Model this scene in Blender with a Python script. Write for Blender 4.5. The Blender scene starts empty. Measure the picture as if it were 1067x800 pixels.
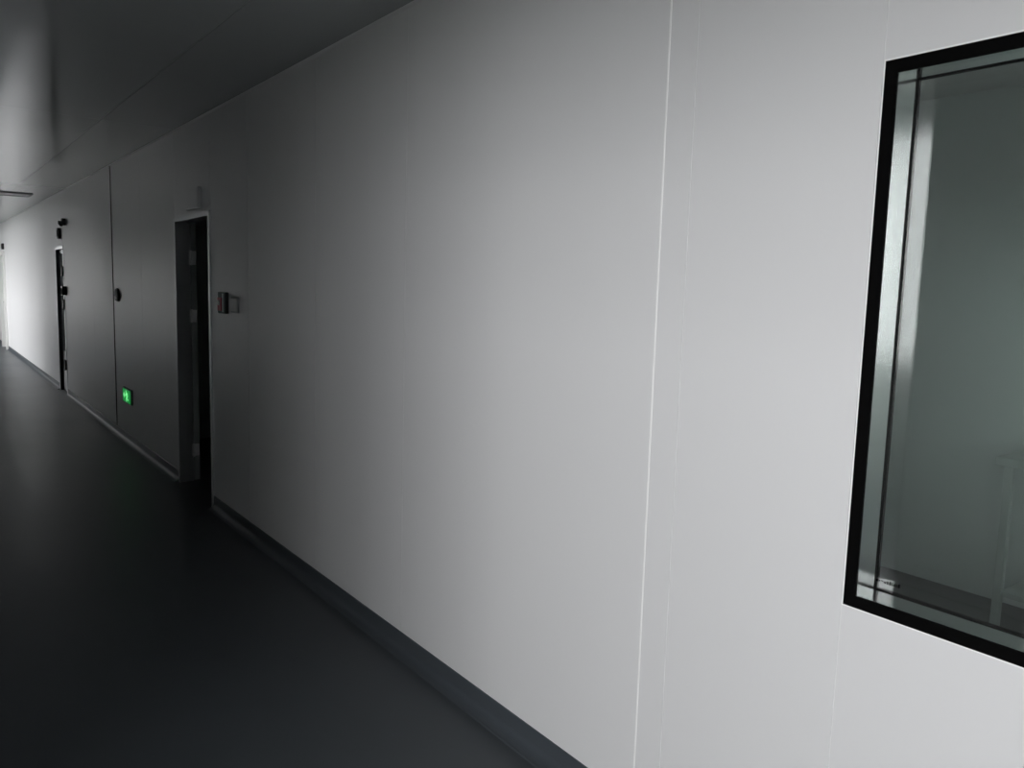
import bpy, bmesh, math
from mathutils import Matrix, Vector

scene = bpy.context.scene
C = scene.collection

# ------------------------------------------------------------------ camera
F_PX = 836.27                                   # focal length in pixels of the 1067 x 800 frame
cam_data = bpy.data.cameras.new('camera')
cam_data.sensor_fit = 'HORIZONTAL'
cam_data.sensor_width = 36.0
cam_data.lens = F_PX / 1067.0 * 36.0
cam_data.clip_start = 0.02
cam = bpy.data.objects.new('camera', cam_data)
C.objects.link(cam)
right = Vector((0.80154722, -0.59726201, 0.02828666))
up = Vector((0.04694532, 0.11002281, 0.99281978))
fwd = Vector((0.59608572, 0.79446401, -0.11622714))
M = Matrix.Identity(4)
for i in range(3):
    M[i][0], M[i][1], M[i][2] = right[i], up[i], -fwd[i]
M[0][3], M[1][3], M[2][3] = -1.7137, 0.0, 1.6415
cam.matrix_world = M
scene.camera = cam

# ------------------------------------------------------------------ overcast daylight outside
world = bpy.data.worlds.new('overcast_sky')
scene.world = world
world.use_nodes = True
bg = world.node_tree.nodes['Background']
bg.inputs['Color'].default_value = (0.98, 0.985, 1.0, 1)
bg.inputs['Strength'].default_value = 14.9

scene.view_settings.view_transform = 'Standard'
scene.view_settings.look = 'None'
scene.view_settings.exposure = 0.0
scene.view_settings.gamma = 1.0
scene.view_settings.use_curve_mapping = False
scene.cycles.use_denoising = True
scene.cycles.max_bounces = 14
scene.cycles.diffuse_bounces = 7
scene.cycles.glossy_bounces = 7
scene.cycles.transmission_bounces = 8
scene.cycles.transparent_max_bounces = 16
scene.cycles.sample_clamp_indirect = 6.0
scene.cycles.caustics_reflective = True


# ------------------------------------------------------------------ helpers
def mat(name, color, rough=0.5, metal=0.0, spec=0.5, emit=None, estr=0.0):
    m = bpy.data.materials.new(name)
    m.use_nodes = True
    b = m.node_tree.nodes['Principled BSDF']
    b.inputs['Base Color'].default_value = (*color, 1)
    b.inputs['Roughness'].default_value = rough
    b.inputs['Metallic'].default_value = metal
    b.inputs['Specular IOR Level'].default_value = spec
    if emit:
        b.inputs['Emission Color'].default_value = (*emit, 1)
        b.inputs['Emission Strength'].default_value = estr
    return m


def nodes_of(m):
    nt = m.node_tree
    return nt, nt.nodes, nt.links, nt.nodes['Principled BSDF']


def stretched_bump(m, scale, strength, dist=0.001, detail=2.0):
    """fine relief in world metres; scale = frequency per axis"""
    nt, N, L, b = nodes_of(m)
    g = N.new('ShaderNodeNewGeometry')
    mp = N.new('ShaderNodeMapping')
    mp.inputs['Scale'].default_value = scale
    no = N.new('ShaderNodeTexNoise')
    no.inputs['Scale'].default_value = 1.0
    no.inputs['Detail'].default_value = detail
    bu = N.new('ShaderNodeBump')
    bu.inputs['Strength'].default_value = strength
    bu.inputs['Distance'].default_value = dist
    L.new(g.outputs['Position'], mp.inputs['Vector'])
    L.new(mp.outputs['Vector'], no.inputs['Vector'])
    L.new(no.outputs['Fac'], bu.inputs['Height'])
    L.new(bu.outputs['Normal'], b.inputs['Normal'])
    return m


def colour_noise(m, c0, c1, scale, detail=3.0, rough=None):
    nt, N, L, b = nodes_of(m)
    g = N.new('ShaderNodeNewGeometry')
    mp = N.new('ShaderNodeMapping')
    mp.inputs['Scale'].default_value = scale
    no = N.new('ShaderNodeTexNoise')
    no.inputs['Scale'].default_value = 1.0
    no.inputs['Detail'].default_value = detail
    cr = N.new('ShaderNodeValToRGB')
    cr.color_ramp.elements[0].position = 0.3
    cr.color_ramp.elements[1].position = 0.7
    cr.color_ramp.elements[0].color = (*c0, 1)
    cr.color_ramp.elements[1].color = (*c1, 1)
    L.new(g.outputs['Position'], mp.inputs['Vector'])
    L.new(mp.outputs['Vector'], no.inputs['Vector'])
    L.new(no.outputs['Fac'], cr.inputs['Fac'])
    L.new(cr.outputs['Color'], b.inputs['Base Color'])
    if rough:
        mr = N.new('ShaderNodeMapRange')
        mr.inputs['To Min'].default_value, mr.inputs['To Max'].default_value = rough
        L.new(no.outputs['Fac'], mr.inputs['Value'])
        L.new(mr.outputs['Result'], b.inputs['Roughness'])
    return m


def glass(name, tint, ior=1.5):
    """sheet glass: clear transmission plus Fresnel mirror"""
    m = bpy.data.materials.new(name)
    m.use_nodes = True
    nt = m.node_tree
    nt.nodes.clear()
    out = nt.nodes.new('ShaderNodeOutputMaterial')
    mix = nt.nodes.new('ShaderNodeMixShader')
    fr = nt.nodes.new('ShaderNodeFresnel')
    # the sheet is not refracting, so both of its faces take the air-to-glass Fresnel value
    ge = nt.nodes.new('ShaderNodeNewGeometry')
    mr = nt.nodes.new('ShaderNodeMapRange')
    mr.inputs['To Min'].default_value = ior
    mr.inputs['To Max'].default_value = 1.0 / ior
    nt.links.new(ge.outputs['Backfacing'], mr.inputs['Value'])
    nt.links.new(mr.outputs['Result'], fr.inputs['IOR'])
    tr = nt.nodes.new('ShaderNodeBsdfTransparent')
    tr.inputs['Color'].default_value = (*tint, 1)
    gl = nt.nodes.new('ShaderNodeBsdfGlossy')
    gl.inputs['Roughness'].default_value = 0.0
    gl.inputs['Color'].default_value = (1, 1, 1, 1)
    nt.links.new(fr.outputs['Fac'], mix.inputs['Fac'])
    nt.links.new(tr.outputs['BSDF'], mix.inputs[1])
    nt.links.new(gl.outputs['BSDF'], mix.inputs[2])
    nt.links.new(mix.outputs['Shader'], out.inputs['Surface'])
    return m


ORIGIN = {}


def bx(bm, x0, x1, y0, y1, z0, z1, bevel=0.0, seg=2):
    vs = [bm.verts.new((x, y, z)) for x in (x0, x1) for y in (y0, y1) for z in (z0, z1)]
    q = [(0, 1, 3, 2), (4, 6, 7, 5), (0, 4, 5, 1), (2, 3, 7, 6), (0, 2, 6, 4), (1, 5, 7, 3)]
    fs = [bm.faces.new([vs[i] for i in f]) for f in q]
    if bevel:
        es = list({e for f in fs for e in f.edges})
        bmesh.ops.bevel(bm, geom=es, offset=bevel, segments=seg, profile=0.5, affect='EDGES')
    return bm


def box(*a, **k):
    return bx(bmesh.new(), *a, **k)


def cyl(bm, p0, p1, r0, r1=None, n=20):
    r1 = r0 if r1 is None else r1
    p0, p1 = Vector(p0), Vector(p1)
    d = p1 - p0
    mtx = Matrix.Translation((p0 + p1) / 2) @ d.to_track_quat('Z', 'Y').to_matrix().to_4x4()
    bmesh.ops.create_cone(bm, cap_ends=True, segments=n, radius1=r0, radius2=r1, depth=d.length, matrix=mtx)
    return bm


def prism_y(bm, prof, y0, y1):
    """profile of (x, z) points extruded along y"""
    a = [bm.verts.new((x, y0, z)) for x, z in prof]
    b = [bm.verts.new((x, y1, z)) for x, z in prof]
    n = len(prof)
    for i in range(n):
        j = (i + 1) % n
        bm.faces.new((a[i], a[j], b[j], b[i]))
    bm.faces.new(a[::-1])
    bm.faces.new(b)
    return bm


def prism_x(bm, prof, x0, x1):
    """profile of (y, z) points extruded along x"""
    a = [bm.verts.new((x0, y, z)) for y, z in prof]
    b = [bm.verts.new((x1, y, z)) for y, z in prof]
    n = len(prof)
    for i in range(n):
        j = (i + 1) % n
        bm.faces.new((a[i], a[j], b[j], b[i]))
    bm.faces.new(a[::-1])
    bm.faces.new(b)
    return bm


def obj(name, bm, m, parent=None, smooth=False):
    bmesh.ops.recalc_face_normals(bm, faces=bm.faces)
    off = Vector((0, 0, 0))
    if parent is not None:
        off = ORIGIN[parent.name]
        bmesh.ops.translate(bm, verts=bm.verts, vec=-off)
    me = bpy.data.meshes.new(name)
    bm.to_mesh(me)
    bm.free()
    me.materials.append(m)
    if smooth:
        for p in me.polygons:
            p.use_smooth = True
    o = bpy.data.objects.new(name, me)
    C.objects.link(o)
    if parent is not None:
        o.parent = parent
    ORIGIN[o.name] = off
    return o


def empty(name, loc):
    o = bpy.data.objects.new(name, None)
    o.empty_display_size = 0.1
    C.objects.link(o)
    o.location = loc
    ORIGIN[o.name] = Vector(loc)
    return o


def tag(o, label=None, cat=None, group=None, kind=None):
    if label: o['label'] = label
    if cat: o['category'] = cat
    if group: o['group'] = group
    if kind: o['kind'] = kind
    return o


def thing(name, loc, label, cat, group=None):
    return tag(empty(name, loc), label, cat, group)


def struct(name, bm, m, label=None, cat=None):
    return tag(obj(name, bm, m), label, cat, kind='structure')


def rect_with_holes(x0, x1, y0, y1, z0, z1, holes):
    """slab in the y-z plane with rectangular holes (ya, yb, za, zb), sorted along y"""
    bm = bmesh.new()
    y = y0
    for ya, yb, za, zb in sorted(holes):
        if ya > y + 1e-5: bx(bm, x0, x1, y, ya, z0, z1)
        if za > z0 + 1e-5: bx(bm, x0, x1, ya, yb, z0, za)
        if zb < z1 - 1e-5: bx(bm, x0, x1, ya, yb, zb, z1)
        y = yb
    if y1 > y + 1e-5: bx(bm, x0, x1, y, y1, z0, z1)
    return bm


# ------------------------------------------------------------------ materials
panel_m = mat('coated_steel_panel', (0.745, 0.744, 0.748), 0.30, spec=0.5)
stretched_bump(panel_m, (60, 60, 0.6), 0.10, 0.0012)
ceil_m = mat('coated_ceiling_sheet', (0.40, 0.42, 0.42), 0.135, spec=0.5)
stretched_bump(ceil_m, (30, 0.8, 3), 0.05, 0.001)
core_m = mat('panel_core', (0.45, 0.46, 0.46), 0.7)
bead_m = mat('white_sealant', (0.92, 0.92, 0.91), 0.45)
bead_soft_m = mat('grey_sealant', (0.80, 0.80, 0.80), 0.5)
bead_dark_m = mat('dark_joint', (0.07, 0.065, 0.06), 0.7)
floor_m = mat('dark_vinyl_floor', (0.035, 0.04, 0.045), 0.36, spec=0.28)
colour_noise(floor_m, (0.052, 0.059, 0.066), (0.066, 0.074, 0.082), (1.3, 0.9, 1), 4.0, (0.30, 0.42))
base_m = mat('dark_vinyl_cove_base', (0.062, 0.072, 0.082), 0.34, spec=0.5)
steel_m = mat('polished_steel_reveal', (0.83, 0.83, 0.83), 0.15, metal=1.0)
stretched_bump(steel_m, (60, 400, 2), 0.02, 0.0005)
frame_m = mat('satin_aluminium', (0.70, 0.71, 0.72), 0.32, metal=0.9)
black_m = mat('black_enamel', (0.0025, 0.0025, 0.0025), 0.6, spec=0.04)
rubber_m = mat('black_rubber', (0.004, 0.004, 0.004), 0.7, spec=0.0)
plastic_black_m = mat('black_plastic', (0.012, 0.012, 0.013), 0.4)
plastic_white_m = mat('white_plastic', (0.72, 0.72, 0.70), 0.4)
plastic_grey_m = mat('grey_plastic', (0.35, 0.36, 0.36), 0.45)
red_m = mat('red_plastic', (0.45, 0.015, 0.05), 0.35)
leaf_m = mat('door_leaf_coat', (0.30, 0.32, 0.315), 0.35)
door_steel_m = mat('door_brushed_steel', (0.42, 0.43, 0.44), 0.30, metal=0.9)
lining_m = mat('dark_jamb_lining', (0.08, 0.085, 0.085), 0.35)
dark_glass_m = mat('dark_glazing', (0.012, 0.014, 0.014), 0.06, spec=0.6)
clear_m = glass('clear_sheet_glass', (0.985, 0.985, 0.985))
tint_m = glass('green_sheet_glass', (0.88, 0.93, 0.91), ior=1.68)
exit_face_m = mat('exit_green_face', (0.01, 0.25, 0.05), 0.4, emit=(0.02, 0.55, 0.10), estr=0.35)
exit_mark_m = mat('exit_lit_mark', (0.3, 0.8, 0.4), 0.4, emit=(0.25, 1.0, 0.36), estr=0.75)
wall_paint_m = mat('light_wall_paint', (0.70, 0.70, 0.69), 0.6, spec=0.3)
room_wall_m = mat('room_panel', (0.74, 0.78, 0.77), 0.45)
ground_m = mat('outdoor_ground', (0.12, 0.125, 0.11), 0.9)
colour_noise(ground_m, (0.09, 0.095, 0.085), (0.15, 0.155, 0.14), (0.2, 0.2, 0.2))
diff_m = mat('lamp_diffuser', (0.75, 0.75, 0.73), 0.4)

# ------------------------------------------------------------------ dimensions
H = 2.80            # ceiling height
W = 2.45            # corridor width, left wall face at x = -W
T = 0.10            # wall thickness of the right wall
Y0, Y1 = -7.0, 31.0
RB = 3.06           # back wall of the side rooms

WIN = (-0.25, 0.970, 0.937, 2.154)              # observation window: y0 y1 z0 z1
D1 = (5.860, 6.800, 2.135)                      # doorway: y0 y1 top
D2 = (12.62, 13.36, 2.070)
D3 = (21.00, 22.05, 2.160)

# ------------------------------------------------------------------ floor and ceiling
struct('floor', box(-W - 0.2, RB + 0.1, Y0 - 0.2, Y1 + 0.2, -0.12, 0.0), floor_m,
       'seamless dark grey vinyl floor of the corridor', 'floor')
ceiling = struct('ceiling', box(-W - 0.2, RB + 0.1, Y0 - 0.2, Y1 + 0.2, H + 0.012, H + 0.12), core_m,
                 'glossy grey metal panel ceiling over the corridor', 'ceiling')
xs = [0.0, -0.53, -1.71, -W]
ys = [Y0, -5.3, 0.68, 6.71, 12.74, 18.77, 24.8, Y1]
for i in range(3):
    for j in range(len(ys) - 1):
        g = 0.002
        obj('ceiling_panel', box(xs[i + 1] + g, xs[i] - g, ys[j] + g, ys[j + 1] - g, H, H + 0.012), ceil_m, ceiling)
obj('room_ceiling', box(T, RB, Y0, Y1, H, H + 0.012), wall_paint_m, ceiling)
obj('joint_filler', bx(bx(bmesh.new(), xs[1] - 0.0015, xs[1] + 0.0015, Y0, Y1, H + 0.001, H + 0.012),
                       xs[2] - 0.002, xs[2] + 0.002, Y0, Y1, H + 0.001, H + 0.012), core_m, ceiling)
for j in range(1, len(ys) - 1):
    obj('joint_filler', box(-W, 0, ys[j] - 0.002, ys[j] + 0.002, H + 0.005, H + 0.012), bead_dark_m, ceiling)

# ------------------------------------------------------------------ right wall: core, panels, joints
holes = [WIN, (D1[0], D1[1], 0.0, D1[2]), (D2[0], D2[1], 0.0, D2[2]), (D3[0], D3[1], 0.0, D3[2])]
wall_r = struct('wall_right', rect_with_holes(0.012, T, Y0, Y1, 0.0, H, holes), core_m,
                'long pale grey wall of coated steel panels beside the corridor', 'wall')
joints = [Y0, -5.1, -4.1, -3.1, -2.1, -1.18, -0.27, 0.975, 1.502, 1.604, 3.072, 4.035, 5.09, D1[0],
          D1[1], 8.00, 9.295, 10.45, 11.55, D2[0], D2[1], 14.5, 15.65, 16.8, 17.95, 19.1, 20.2, D3[0],
          D3[1], 23.2, 24.35, 25.5, 26.65, 27.8, 29.0, Y1]
GAP = 0.0015
for a, b in zip(joints[:-1], joints[1:]):
    h = [k for k in holes if k[0] >= a - 0.03 and k[1] <= b + 0.03]
    if h and h[0][2] == 0.0:                                   # panel over a doorway
        bm = box(0.0, 0.012, a + GAP, b - GAP, h[0][3], H)
    else:
        bm = rect_with_holes(0.0, 0.012, a + GAP, b - GAP, 0.0, H, h)
    obj('wall_panel', bm, panel_m, wall_r)
for y in joints[1:-1]:
    if abs(y - 1.604) < 0.01:
        bm = bmesh.new()
        # rounded bead of white sealant, slightly proud of the panels
        ring = [(0.004 * -math.sin(t) * 0.5, y - 0.0032 * math.cos(t)) for t in [k * math.pi / 6 for k in range(7)]]
        lo = [bm.verts.new((px, py, 0.09)) for px, py in ring]
        hi = [bm.verts.new((px, py, H)) for px, py in ring]
        for k in range(6):
            bm.faces.new((lo[k], lo[k + 1], hi[k + 1], hi[k]))
        bm.faces.new((lo[6], lo[0], hi[0], hi[6]))
        bm.faces.new(lo)
        bm.faces.new(hi[::-1])
        obj('sealant_bead', bm, bead_m, wall_r)
        continue
    door_edge = [d for d in (D1, D2, D3) if abs(y - d[0]) < 0.01 or abs(y - d[1]) < 0.01]
    z0 = door_edge[0][2] if door_edge else 0.0
    dark = abs(y - 9.295) < 0.01 or abs(y - 11.55) < 0.01 or abs(y - 8.0) < 0.01
    w = 0.012 if abs(y - 9.295) < 0.01 else GAP
    bm = box(-0.004 if w > GAP else 0.002, 0.012, y - w, y + w, z0, H)
    obj('sealant_bead', bm, bead_dark_m if dark else bead_soft_m, wall_r)

# coved dark base along the right wall
arc = [(-0.046 + 0.040 * math.cos(t), 0.042 - 0.040 * math.sin(t)) for t in [k * math.pi / 16 for k in range(9)]]
prof = [(0.0, 0.0), (0.0, 0.090), (-0.0035, 0.090), (-0.006, 0.087)] + arc + [(-0.052, 0.0)]
for n, (a, b) in enumerate([(Y0, D1[0] - 0.0), (D1[1] + 0.0, D2[0]), (D2[1], D3[0]), (D3[1], Y1)]):
    o = tag(obj('baseboard_right', prism_y(bmesh.new(), prof, a, b), base_m), kind='structure')
    o['label'] = ['dark grey coved skirting below the observation window up to the open doorway',
                  'dark grey coved skirting under the green exit sign',
                  'dark grey coved skirting between the closed steel door and the far door',
                  'dark grey coved skirting beyond the far door'][n]
    o['category'] = 'skirting'

# small cove where wall meets ceiling
R = 0.014
cv = [(0.0, H), (0.0, H - R)] + [(-R + R * math.cos(t) * 0.96, H - R + R * math.sin(t) * 0.96)
                                 for t in [k * math.pi / 12 for k in range(7)]] + [(-R, H)]
struct('trim_1', prism_y(bmesh.new(), cv, Y0, Y1), panel_m,
       'thin metal cove strip where the panel wall meets the ceiling', 'trim')

# ------------------------------------------------------------------ opposite wall, ends, side rooms
OP = (-2.90, 1.45, 0.0, 2.55)         # wide opening to a daylit lobby beside the viewpoint
LW2 = (-2.55, 0.60, 1.05, 3.20)       # its window
LX = -5.0                             # lobby window wall
OP3 = (16.4, 22.2, 0.0, 2.62)         # the same again down the corridor
LW3 = (17.0, 22.2, 0.75, 2.75)
LX3 = -4.4
wl = struct('wall_left', rect_with_holes(-W - 0.12, -W, Y0, Y1, 0.0, H, [OP, OP3]), wall_paint_m,
            'light corridor wall facing the panel wall, open to two daylit lobbies', 'wall')


def lobby(x, ya, yb, win, where):
    struct('wall_lobby_window', rect_with_holes(x - 0.12, x, ya, yb, 0.0, 3.5, [win]), wall_paint_m,
           'window wall of the daylit lobby ' + where, 'wall')
    for y, e in ((ya - 0.12, 'nearer'), (yb, 'farther')):
        struct('wall_lobby_side', box(x - 0.12, -W - 0.12, y, y + 0.12, 0.0, 3.5), wall_paint_m,
               e + ' side wall of the lobby ' + where, 'wall')
    struct('wall_lobby_header', box(-W - 0.12, -W, ya, yb, H + 0.12, 3.5), wall_paint_m, 'wall strip over the opening of the lobby ' + where, 'wall')
    struct('floor_lobby', box(x - 0.12, -W - 0.2, ya - 0.12, yb + 0.12, -0.12, 0.0), floor_m, 'dark vinyl floor of the lobby ' + where, 'floor')
    struct('ceiling_lobby', box(x - 0.12, -W, ya - 0.12, yb + 0.12, 3.5, 3.6), wall_paint_m, 'high pale ceiling of the lobby ' + where, 'ceiling')


lobby(LX, -3.4, 2.0, LW2, 'facing the observation window')
lobby(LX3, 15.8, 22.8, LW3, 'near the far door')
struct('wall_end', box(-W - 0.2, RB, Y1, Y1 + 0.2, 0, H), wall_paint_m, 'end wall of the corridor beyond the far door', 'wall')
struct('wall_back', box(-W - 0.2, RB, Y0 - 0.2, Y0, 0, H), wall_paint_m, 'corridor end wall behind the viewpoint', 'wall')
RW = (-2.45, -1.15, 0.6, 2.5)  # out-of-view window, added to brighten the room behind the glass
struct('wall_room_back', rect_with_holes(RB, RB + 0.2, Y0, Y1, 0, H, [RW]), room_wall_m,
       'far wall of the rooms behind the panel wall', 'wall')
for y in (-2.6, 4.3, 8.6, 15.0):
    struct('wall_room_divider', box(T, RB, y, y + 0.08, 0, H), room_wall_m, 'dividing wall between two side rooms', 'wall')
struct('exterior_ground', box(-80, 80, -80, 120, -4.3, -4.2), ground_m, 'open ground outside the building', 'ground')


def side_window(name, x0, x1, y0, y1, z0, z1, along, label):
    """framed window in a wall running along 'y' (or 'x'); mullion down the middle"""
    w = tag(empty(name, ((x0 + x1) / 2, (y0 + y1) / 2, z0)), label, 'window', kind='structure')
    f = 0.05
    if along == 'y':
        xm = (x0 + x1) / 2
        fx = (xm - 0.03, xm + 0.03)
        mids = [(y0 + y1) / 2]
        for a, b in ((y0, y0 + f), (y1 - f, y1)): obj('frame_jamb', box(*fx, a, b, z0, z1), frame_m, w)
        for a, b in ((z0, z0 + f), (z1 - f, z1)): obj('frame_rail', box(*fx, y0 + f, y1 - f, a, b), frame_m, w)
        ed = [y0 + f] + mids + [y1 - f]
        for c in mids: obj('mullion', box(*fx, c - 0.025, c + 0.025, z0 + f, z1 - f), frame_m, w)
        for a, b in zip(ed[:-1], ed[1:]): obj('pane', box(xm - 0.003, xm + 0.003, a, b, z0 + f, z1 - f), clear_m, w)
    else:
        ym = (y0 + y1) / 2
        fy = (ym - 0.03, ym + 0.03)
        for a, b in ((x0, x0 + f), (x1 - f, x1)): obj('frame_jamb', box(a, b, *fy, z0, z1), frame_m, w)
        for a, b in ((z0, z0 + f), (z1 - f, z1)): obj('frame_rail', box(x0 + f, x1 - f, *fy, a, b), frame_m, w)
        obj('pane', box(x0 + f, x1 - f, ym - 0.003, ym + 0.003, z0 + f, z1 - f), clear_m, w)
    return w


def portal(loc, normal, sx, sy):
    l = bpy.data.lights.new('window_portal', 'AREA')
    l.shape = 'RECTANGLE'
    l.size, l.size_y = sx, sy
    l.cycles.is_portal = True
    o = bpy.data.objects.new('window_portal', l)
    C.objects.link(o)
    o.location = loc
    o.rotation_euler = Vector(normal).to_track_quat('-Z', 'Y').to_euler()
    return o


side_window('window_2', LX - 0.12, LX, *LW2, 'y', 'aluminium daylight window in the lobby facing the observation window')
side_window('window_3', LX3 - 0.12, LX3, *LW3, 'y', 'tall aluminium daylight window near the far door')
side_window('added_window_4', RB, RB + 0.2, *RW, 'y', 'unseen daylight window added to brighten the room behind the glass')
portal((LX - 0.125, (LW2[0] + LW2[1]) / 2, (LW2[2] + LW2[3]) / 2), (1, 0, 0), LW2[1] - LW2[0], LW2[3] - LW2[2])
portal((LX3 - 0.125, (LW3[0] + LW3[1]) / 2, (LW3[2] + LW3[3]) / 2), (1, 0, 0), LW3[1] - LW3[0], LW3[3] - LW3[2])
portal((RB + 0.21, (RW[0] + RW[1]) / 2, (RW[2] + RW[3]) / 2), (-1, 0, 0), RW[1] - RW[0], RW[3] - RW[2])

# ------------------------------------------------------------------ observation window in the right wall
y0, y1, z0, z1 = WIN
w1 = tag(empty('window_1', (0, (y0 + y1) / 2, z0)),
         'double glazed observation window with black border and polished steel reveal', 'window', kind='structure')
B = 0.028                                        # black border width
RD = 0.083                                       # depth from the front face to the rear pane
iy0, iy1, iz0, iz1 = y0 + B, y1 - B, z0 + B, z1 - B
fx = (-0.003, 0.003)
g = 0.0006
obj('border_strip', box(*fx, iy1, y1, z0, z1), black_m, w1)
obj('border_strip', box(*fx, y0, iy0, z0, z1), black_m, w1)
obj('border_strip', box(*fx, iy0, iy1, iz1, z1), black_m, w1)
obj('border_strip', box(*fx, iy0, iy1, z0, iz0), black_m, w1)
obj('front_pane', box(-0.002, 0.002, iy0, iy1, iz0, iz1), clear_m, w1)
obj('reveal', box(0.0035, RD, iy1, y1 - g, z0 + g, z1 - g), steel_m, w1)
obj('reveal', box(0.0035, RD, y0 + g, iy0, z0 + g, z1 - g), steel_m, w1)
obj('reveal', box(0.0035, RD, iy0, iy1, iz1, z1 - g), steel_m, w1)
obj('reveal', box(0.0035, RD, iy0, iy1, z0 + g, iz0), steel_m, w1)
gk = 0.002
gx = (RD - 0.003, RD)
obj('gasket', box(*gx, iy1 - gk, iy1 - 1e-4, iz0, iz1), rubber_m, w1)
obj('gasket', box(*gx, iy0 + 1e-4, iy0 + gk, iz0, iz1), rubber_m, w1)
obj('gasket', box(*gx, iy0 + gk, iy1 - gk, iz1 - gk, iz1 - 1e-4), rubber_m, w1)
obj('gasket', box(*gx, iy0 + gk, iy1 - gk, iz0 + 1e-4, iz0 + gk), rubber_m, w1)
obj('rear_pane', box(RD + 0.001, RD + 0.006, y0 + g, y1 - g, z0 + g, z1 - g), tint_m, w1)
obj('rear_frame', rect_with_holes(RD + 0.007, T, y0 + g, y1 - g, z0 + g, z1 - g, [(iy0, iy1, iz0, iz1)]), black_m, w1)
s = 0.004
for a in ((y1, y1 + s, z0 - s, z1 + s), (y0 - s, y0, z0 - s, z1 + s), (y0, y1, z1, z1 + s), (y0, y1, z0 - s, z0)):
    obj('silicone_edge', box(-0.0022, -0.0001, *a), bead_m, w1)
# row of tiny dark etched strokes at the lower corner of the front pane
bm = bmesh.new()
yy = iy1 - 0.046
for k, (wd, hh, dz) in enumerate([(4, 6, 0), (3, 3, 2), (4, 2, 4), (5, 3, 1), (3, 8, 0), (4, 9, 0), (2, 8, 0), (3, 8, 0), (2, 7, 0), (4, 9, 0)]):
    zz = iz0 + 0.050 + dz * 0.001
    bx(bm, -0.0026, -0.0021, yy - wd * 0.001, yy, zz, zz + hh * 0.001)
    yy -= wd * 0.001 + 0.0022
obj('etched_mark', bm, black_m, w1)

# ------------------------------------------------------------------ door 1: open doorway
y0, y1, zt = D1


def door_frame(d, parent, face=0.035, proud=0.012, material=frame_m, depth=T, lining=None):
    a, b, t = d
    if lining:                                   # separate dark lining inside the opening
        f2 = face * 0.9
        obj('jamb_lining', box(0.001, depth, a + 0.0005, a + f2, 0.0, t), lining, parent)
        obj('jamb_lining', box(0.001, depth, b - f2, b - 0.0005, 0.0, t), lining, parent)
        obj('head_lining', box(0.001, depth, a + f2, b - f2, t - f2, t - 0.0005), lining, parent)
        depth = 0.0005
    obj('frame_jamb', box(-proud, depth, a + 0.0005, a + face, 0.0, t), material, parent)
    obj('frame_jamb', box(-proud, depth, b - face, b - 0.0005, 0.0, t), material, parent)
    obj('frame_head', box(-proud, depth, a + face, b - face, t - face, t - 0.0005), material, parent)


d1 = tag(empty('door_1', (0, (y0 + y1) / 2, 0)),
         'open doorway with thin aluminium frame leading into a dark room', 'door', kind='structure')
door_frame(D1, d1, material=frame_m)
hy = y1 - 0.035
leaf = obj('door_leaf', box(T + 0.004, T + 0.049, hy - 0.004, hy + 0.88, 0.008, zt - 0.04), leaf_m, d1)
for z, hh in ((1.77, 0.11), (0.21, 0.10), (1.31, 0.10)):
    bm = box(T - 0.012, T + 0.045, hy - 0.0062, hy - 0.0042, z, z + hh)
    cyl(bm, (T + 0.003, hy - 0.012, z - 0.004), (T + 0.003, hy - 0.012, z + hh + 0.004), 0.008, n=12)
    obj('hinge', bm, mat('hinge_steel', (0.88, 0.88, 0.87), 0.4, metal=0.1) if 'hinge_steel' not in bpy.data.materials
        else bpy.data.materials['hinge_steel'], leaf)

# ------------------------------------------------------------------ door 2: closed steel door with dark glazing
y0, y1, zt = D2
d2 = tag(empty('door_2', (0, (y0 + y1) / 2, 0)),
         'closed steel door with tall dark glazing and black hinges', 'door', kind='structure')
door_frame(D2, d2, face=0.04, proud=0.008, material=frame_m, lining=lining_m)
lf = obj('door_leaf', rect_with_holes(0.045, 0.09, y0 + 0.045, y1 - 0.045, 0.008, zt - 0.045,
                                      [(y0 + 0.15, y1 - 0.06, 0.58, zt - 0.09)]), door_steel_m, d2)
obj('glazing', box(0.062, 0.072, y0 + 0.15, y1 - 0.06, 0.58, zt - 0.09), dark_glass_m, lf)
obj('kick_plate', box(0.042, 0.045, y0 + 0.06, y1 - 0.06, 0.03, 0.32), frame_m, lf)
for z in (1.66, 1.20, 0.36):
    bm = box(-0.028, -0.0065, y0 + 0.002, y0 + 0.060, z, z + 0.13, bevel=0.003)
    cyl(bm, (-0.020, y0 + 0.050, z - 0.010), (-0.020, y0 + 0.050, z + 0.14), 0.011, n=12)
    obj('hinge', bm, plastic_black_m, lf)

# ------------------------------------------------------------------ door 3: far door
y0, y1, zt = D3
d3 = tag(empty('door_3', (0, (y0 + y1) / 2, 0)),
         'far door with a bright projecting white frame', 'door', kind='structure')
door_frame(D3, d3, face=0.07, proud=0.05, material=plastic_white_m)
lf = obj('door_leaf', box(0.02, 0.065, y0 + 0.073, y1 - 0.073, 0.008, zt - 0.073), leaf_m, d3)
bm = cyl(bmesh.new(), (0.02, y0 + 0.16, 1.05), (-0.03, y0 + 0.16, 1.05), 0.012)
bx(bm, -0.042, -0.026, y0 + 0.15, y0 + 0.29, 1.038, 1.062, bevel=0.004)
obj('handle', bm, plastic_black_m, lf)

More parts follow.
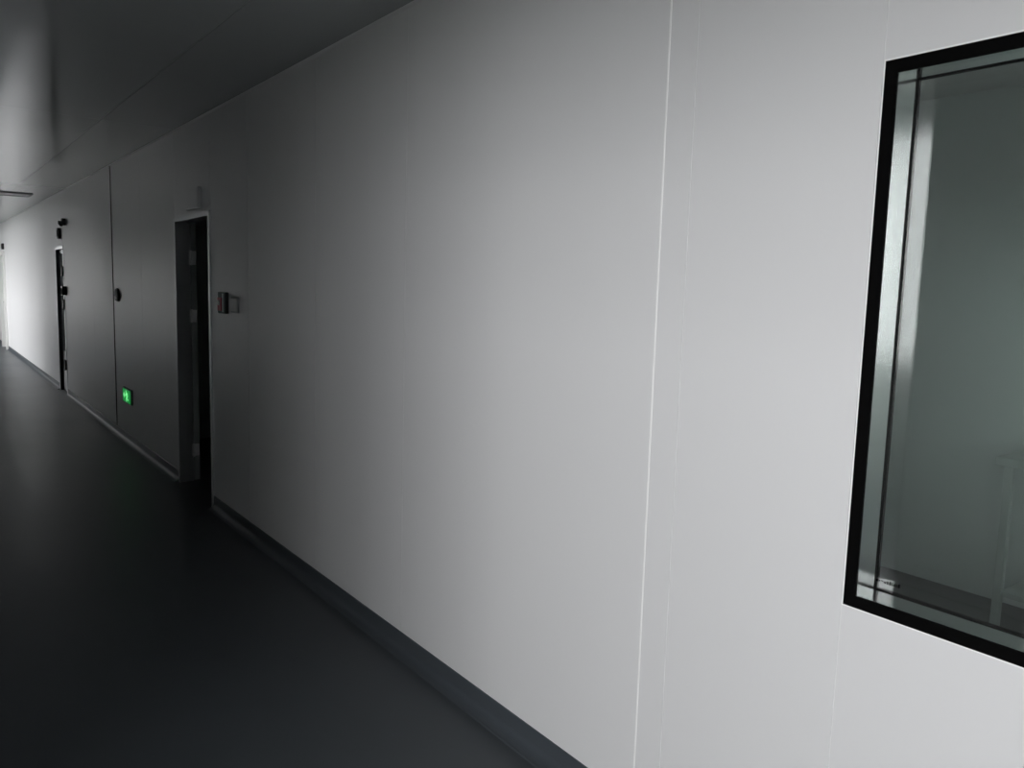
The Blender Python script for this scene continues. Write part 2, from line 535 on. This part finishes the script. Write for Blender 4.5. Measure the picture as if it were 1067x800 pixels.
# ------------------------------------------------------------------ things on the right wall
# green exit sign low on the wall
ey0, ey1, ez0, ez1 = 8.49, 8.86, 0.405, 0.555
t = thing('exit_sign', (0, (ey0 + ey1) / 2, ez0), 'small lit green running-man exit sign low on the panel wall', 'exit sign')
obj('housing', box(-0.022, -0.0005, ey0, ey1, ez0, ez1, bevel=0.003), plastic_grey_m, t)
fc = obj('face', box(-0.0245, -0.0222, ey0 + 0.012, ey1 - 0.012, ez0 + 0.012, ez1 - 0.012), exit_face_m, t)
cy, cz = (ey0 + ey1) / 2 - 0.02, (ez0 + ez1) / 2


def limb(bm, a, b, w):
    (ya, za), (yb, zb) = a, b
    dy, dz = yb - ya, zb - za
    l = math.hypot(dy, dz)
    ny, nz = -dz / l * w / 2, dy / l * w / 2
    prism_x(bm, [(ya + ny, za + nz), (yb + ny, zb + nz), (yb - ny, zb - nz), (ya - ny, za - nz)], -0.0262, -0.0247)


bm = cyl(bmesh.new(), (-0.0262, cy + 0.028, cz + 0.043), (-0.0247, cy + 0.028, cz + 0.043), 0.014, n=14)
for a, b, w in [((cy + 0.016, cz + 0.03), (cy - 0.012, cz - 0.012), 0.028), ((cy - 0.01, cz - 0.01), (cy + 0.03, cz - 0.03), 0.016),
                ((cy + 0.03, cz - 0.03), (cy + 0.018, cz - 0.056), 0.013), ((cy - 0.012, cz - 0.008), (cy - 0.03, cz - 0.034), 0.016),
                ((cy - 0.03, cz - 0.034), (cy - 0.066, cz - 0.038), 0.013), ((cy + 0.014, cz + 0.024), (cy + 0.05, cz + 0.004), 0.012),
                ((cy + 0.008, cz + 0.026), (cy - 0.034, cz + 0.024), 0.012), ((cy - 0.034, cz + 0.024), (cy - 0.05, cz - 0.002), 0.011)]:
    limb(bm, a, b, w)
obj('running_figure', bm, exit_mark_m, fc)
bm = bmesh.new()
prism_x(bm, [(cy + 0.16, cz), (cy + 0.115, cz + 0.032), (cy + 0.115, cz - 0.032)], -0.0262, -0.0247)
bx(bm, -0.0262, -0.0247, cy + 0.075, cy + 0.115, cz - 0.012, cz + 0.012)
obj('arrow', bm, exit_mark_m, fc)

# red and black alarm box beside the open doorway
t = thing('alarm_box', (0, 5.555, 1.43), 'black wall box with red cover beside the open doorway', 'alarm')
obj('housing', box(-0.026, -0.0005, 5.475, 5.635, 1.428, 1.572, bevel=0.005), plastic_black_m, t)
obj('cover', box(-0.031, -0.0262, 5.545, 5.628, 1.445, 1.535, bevel=0.002), red_m, t)
obj('side_strip', box(-0.0282, -0.0262, 5.515, 5.530, 1.438, 1.562), plastic_white_m, t)
obj('raised_disc', cyl(bmesh.new(), (-0.038, 5.587, 1.50), (-0.0312, 5.587, 1.50), 0.018), plastic_white_m, t)

# pale switch plate next to it
t = thing('switch_plate', (0, 5.33, 1.44), 'pale grey switch plate beside the red and black wall box', 'switch')
obj('housing', box(-0.014, -0.0005, 5.255, 5.40, 1.44, 1.545, bevel=0.006), plastic_grey_m, t)
for a in (5.268, 5.330):
    obj('rocker', box(-0.0172, -0.0142, a, a + 0.058, 1.452, 1.533, bevel=0.002), plastic_white_m, t)

# narrow sign box above the open doorway
t = thing('indicator_box', (0, 6.23, 2.165), 'shallow pale grey box mounted above the open doorway', 'sign box')
obj('housing', box(-0.028, -0.0005, 6.07, 6.39, 2.165, 2.315, bevel=0.004), panel_m, t)
obj('face_plate', box(-0.0305, -0.0282, 6.082, 6.378, 2.177, 2.303), panel_m, t)

# black oval device near the dark panel joint
t = thing('oval_device', (0, 9.06, 1.41), 'small black oval wall device beside the dark panel joint', 'wall device')
bm = bmesh.new()
n = 28
ring = [(9.06 + 0.085 * math.cos(2 * math.pi * k / n), 1.478 + 0.068 * math.sin(2 * math.pi * k / n)) for k in range(n)]
prism_x(bm, ring, -0.022, -0.0005)
bmesh.ops.bevel(bm, geom=[e for e in bm.edges if all(abs(v.co.x + 0.022) < 1e-5 for v in e.verts)],
                offset=0.008, segments=3, affect='EDGES')
obj('body', bm, plastic_black_m, t, smooth=False)
bm = cyl(bmesh.new(), (-0.030, 9.08, 1.452), (-0.0222, 9.08, 1.452), 0.016, 0.02)  # pale disc standing in for a highlight on the black body
obj('raised_disc', bm, bpy.data.materials['hinge_steel'], t)

# devices around the closed steel door
t = thing('wall_camera', (0, 12.33, 2.31), 'black dome camera on bracket above the closed steel door, the higher of two boxes', 'camera')
bm = box(-0.05, -0.0005, 12.29, 12.37, 2.33, 2.42, bevel=0.004)
obj('bracket', bm, plastic_black_m, t)
bm = cyl(bmesh.new(), (-0.055, 12.33, 2.385), (-0.055, 12.33, 2.345), 0.036)
cyl(bm, (-0.055, 12.33, 2.345), (-0.055, 12.33, 2.315), 0.036, 0.014)
obj('dome', bm, plastic_black_m, t)
t = thing('door_indicator', (0, 12.80, 2.17), 'black upright box just over the closed steel door frame', 'indicator')
obj('housing', box(-0.045, -0.0005, 12.75, 12.85, 2.17, 2.315, bevel=0.005), plastic_black_m, t)
obj('lens', box(-0.049, -0.0452, 12.77, 12.83, 2.20, 2.285, bevel=0.0015), dark_glass_m, t)
t = thing('card_reader', (0, 12.46, 1.41), 'black card reader box beside the closed steel door', 'card reader')
obj('housing', box(-0.06, -0.0005, 12.41, 12.51, 1.40, 1.52, bevel=0.006), plastic_black_m, t)
obj('keypad', box(-0.0635, -0.0602, 12.425, 12.495, 1.415, 1.49, bevel=0.001), dark_glass_m, t)
t = thing('door_indicator', (0, 21.13, 2.22), 'black upright box above the white-framed far door', 'indicator')
obj('housing', box(-0.045, -0.0005, 21.08, 21.20, 2.215, 2.345, bevel=0.005), plastic_black_m, t)
obj('lens', box(-0.049, -0.0452, 21.10, 21.18, 2.24, 2.32, bevel=0.0015), dark_glass_m, t)

# ceiling light panel (switched off) down the corridor
t = thing('ceiling_light', (-0.85, 13.62, H), 'unlit flat ceiling light panel with dark frame down the corridor', 'ceiling light')
lx0, lx1, ly0, ly1 = -1.45, -0.25, 13.38, 13.86
for a in ((lx0, lx1, ly0, ly0 + 0.03), (lx0, lx1, ly1 - 0.03, ly1), (lx0, lx0 + 0.03, ly0 + 0.03, ly1 - 0.03), (lx1 - 0.03, lx1, ly0 + 0.03, ly1 - 0.03)):
    obj('frame', box(*a, H - 0.014, H - 0.0005), plastic_grey_m, t)
obj('diffuser', box(lx0 + 0.03, lx1 - 0.03, ly0 + 0.03, ly1 - 0.03, H - 0.008, H - 0.0005), diff_m, t)

# ------------------------------------------------------------------ dim room behind the observation window
tm = mat('bench_steel', (0.50, 0.54, 0.52), 0.35, metal=0.15)
t = thing('work_bench', (2.7, 0.6, 0), 'stainless work bench seen dimly through the observation window', 'bench')
obj('bench_top', box(2.38, 3.04, -0.45, 1.62, 0.88, 0.925, bevel=0.006), tm, t)
obj('under_shelf', box(2.44, 3.0, -0.38, 1.56, 0.24, 0.265), tm, t)
for x in (2.42, 2.98):
    for y in (-0.40, 1.57):
        obj('leg', box(x, x + 0.035, y - 0.017, y + 0.018, 0.0, 0.8795), tm, t)
t = thing('wall_shelf', (2.9, 0.6, 1.93), 'stainless wall shelf above the bench behind the glass', 'shelf')
obj('shelf_board', box(2.72, 3.055, -0.45, 1.62, 1.985, 2.02), tm, t)
for y in (-0.3, 0.6, 1.5):
    bm = bmesh.new()
    a = [bm.verts.new((x, y + dy, z)) for dy in (0, 0.02) for x, z in ((3.055, 1.9845), (2.76, 1.9845), (3.055, 1.80))]
    for f in ((0, 1, 2), (5, 4, 3), (0, 3, 4, 1), (1, 4, 5, 2), (2, 5, 3, 0)):
        bm.faces.new([a[i] for i in f])
    obj('bracket', bm, tm, t)
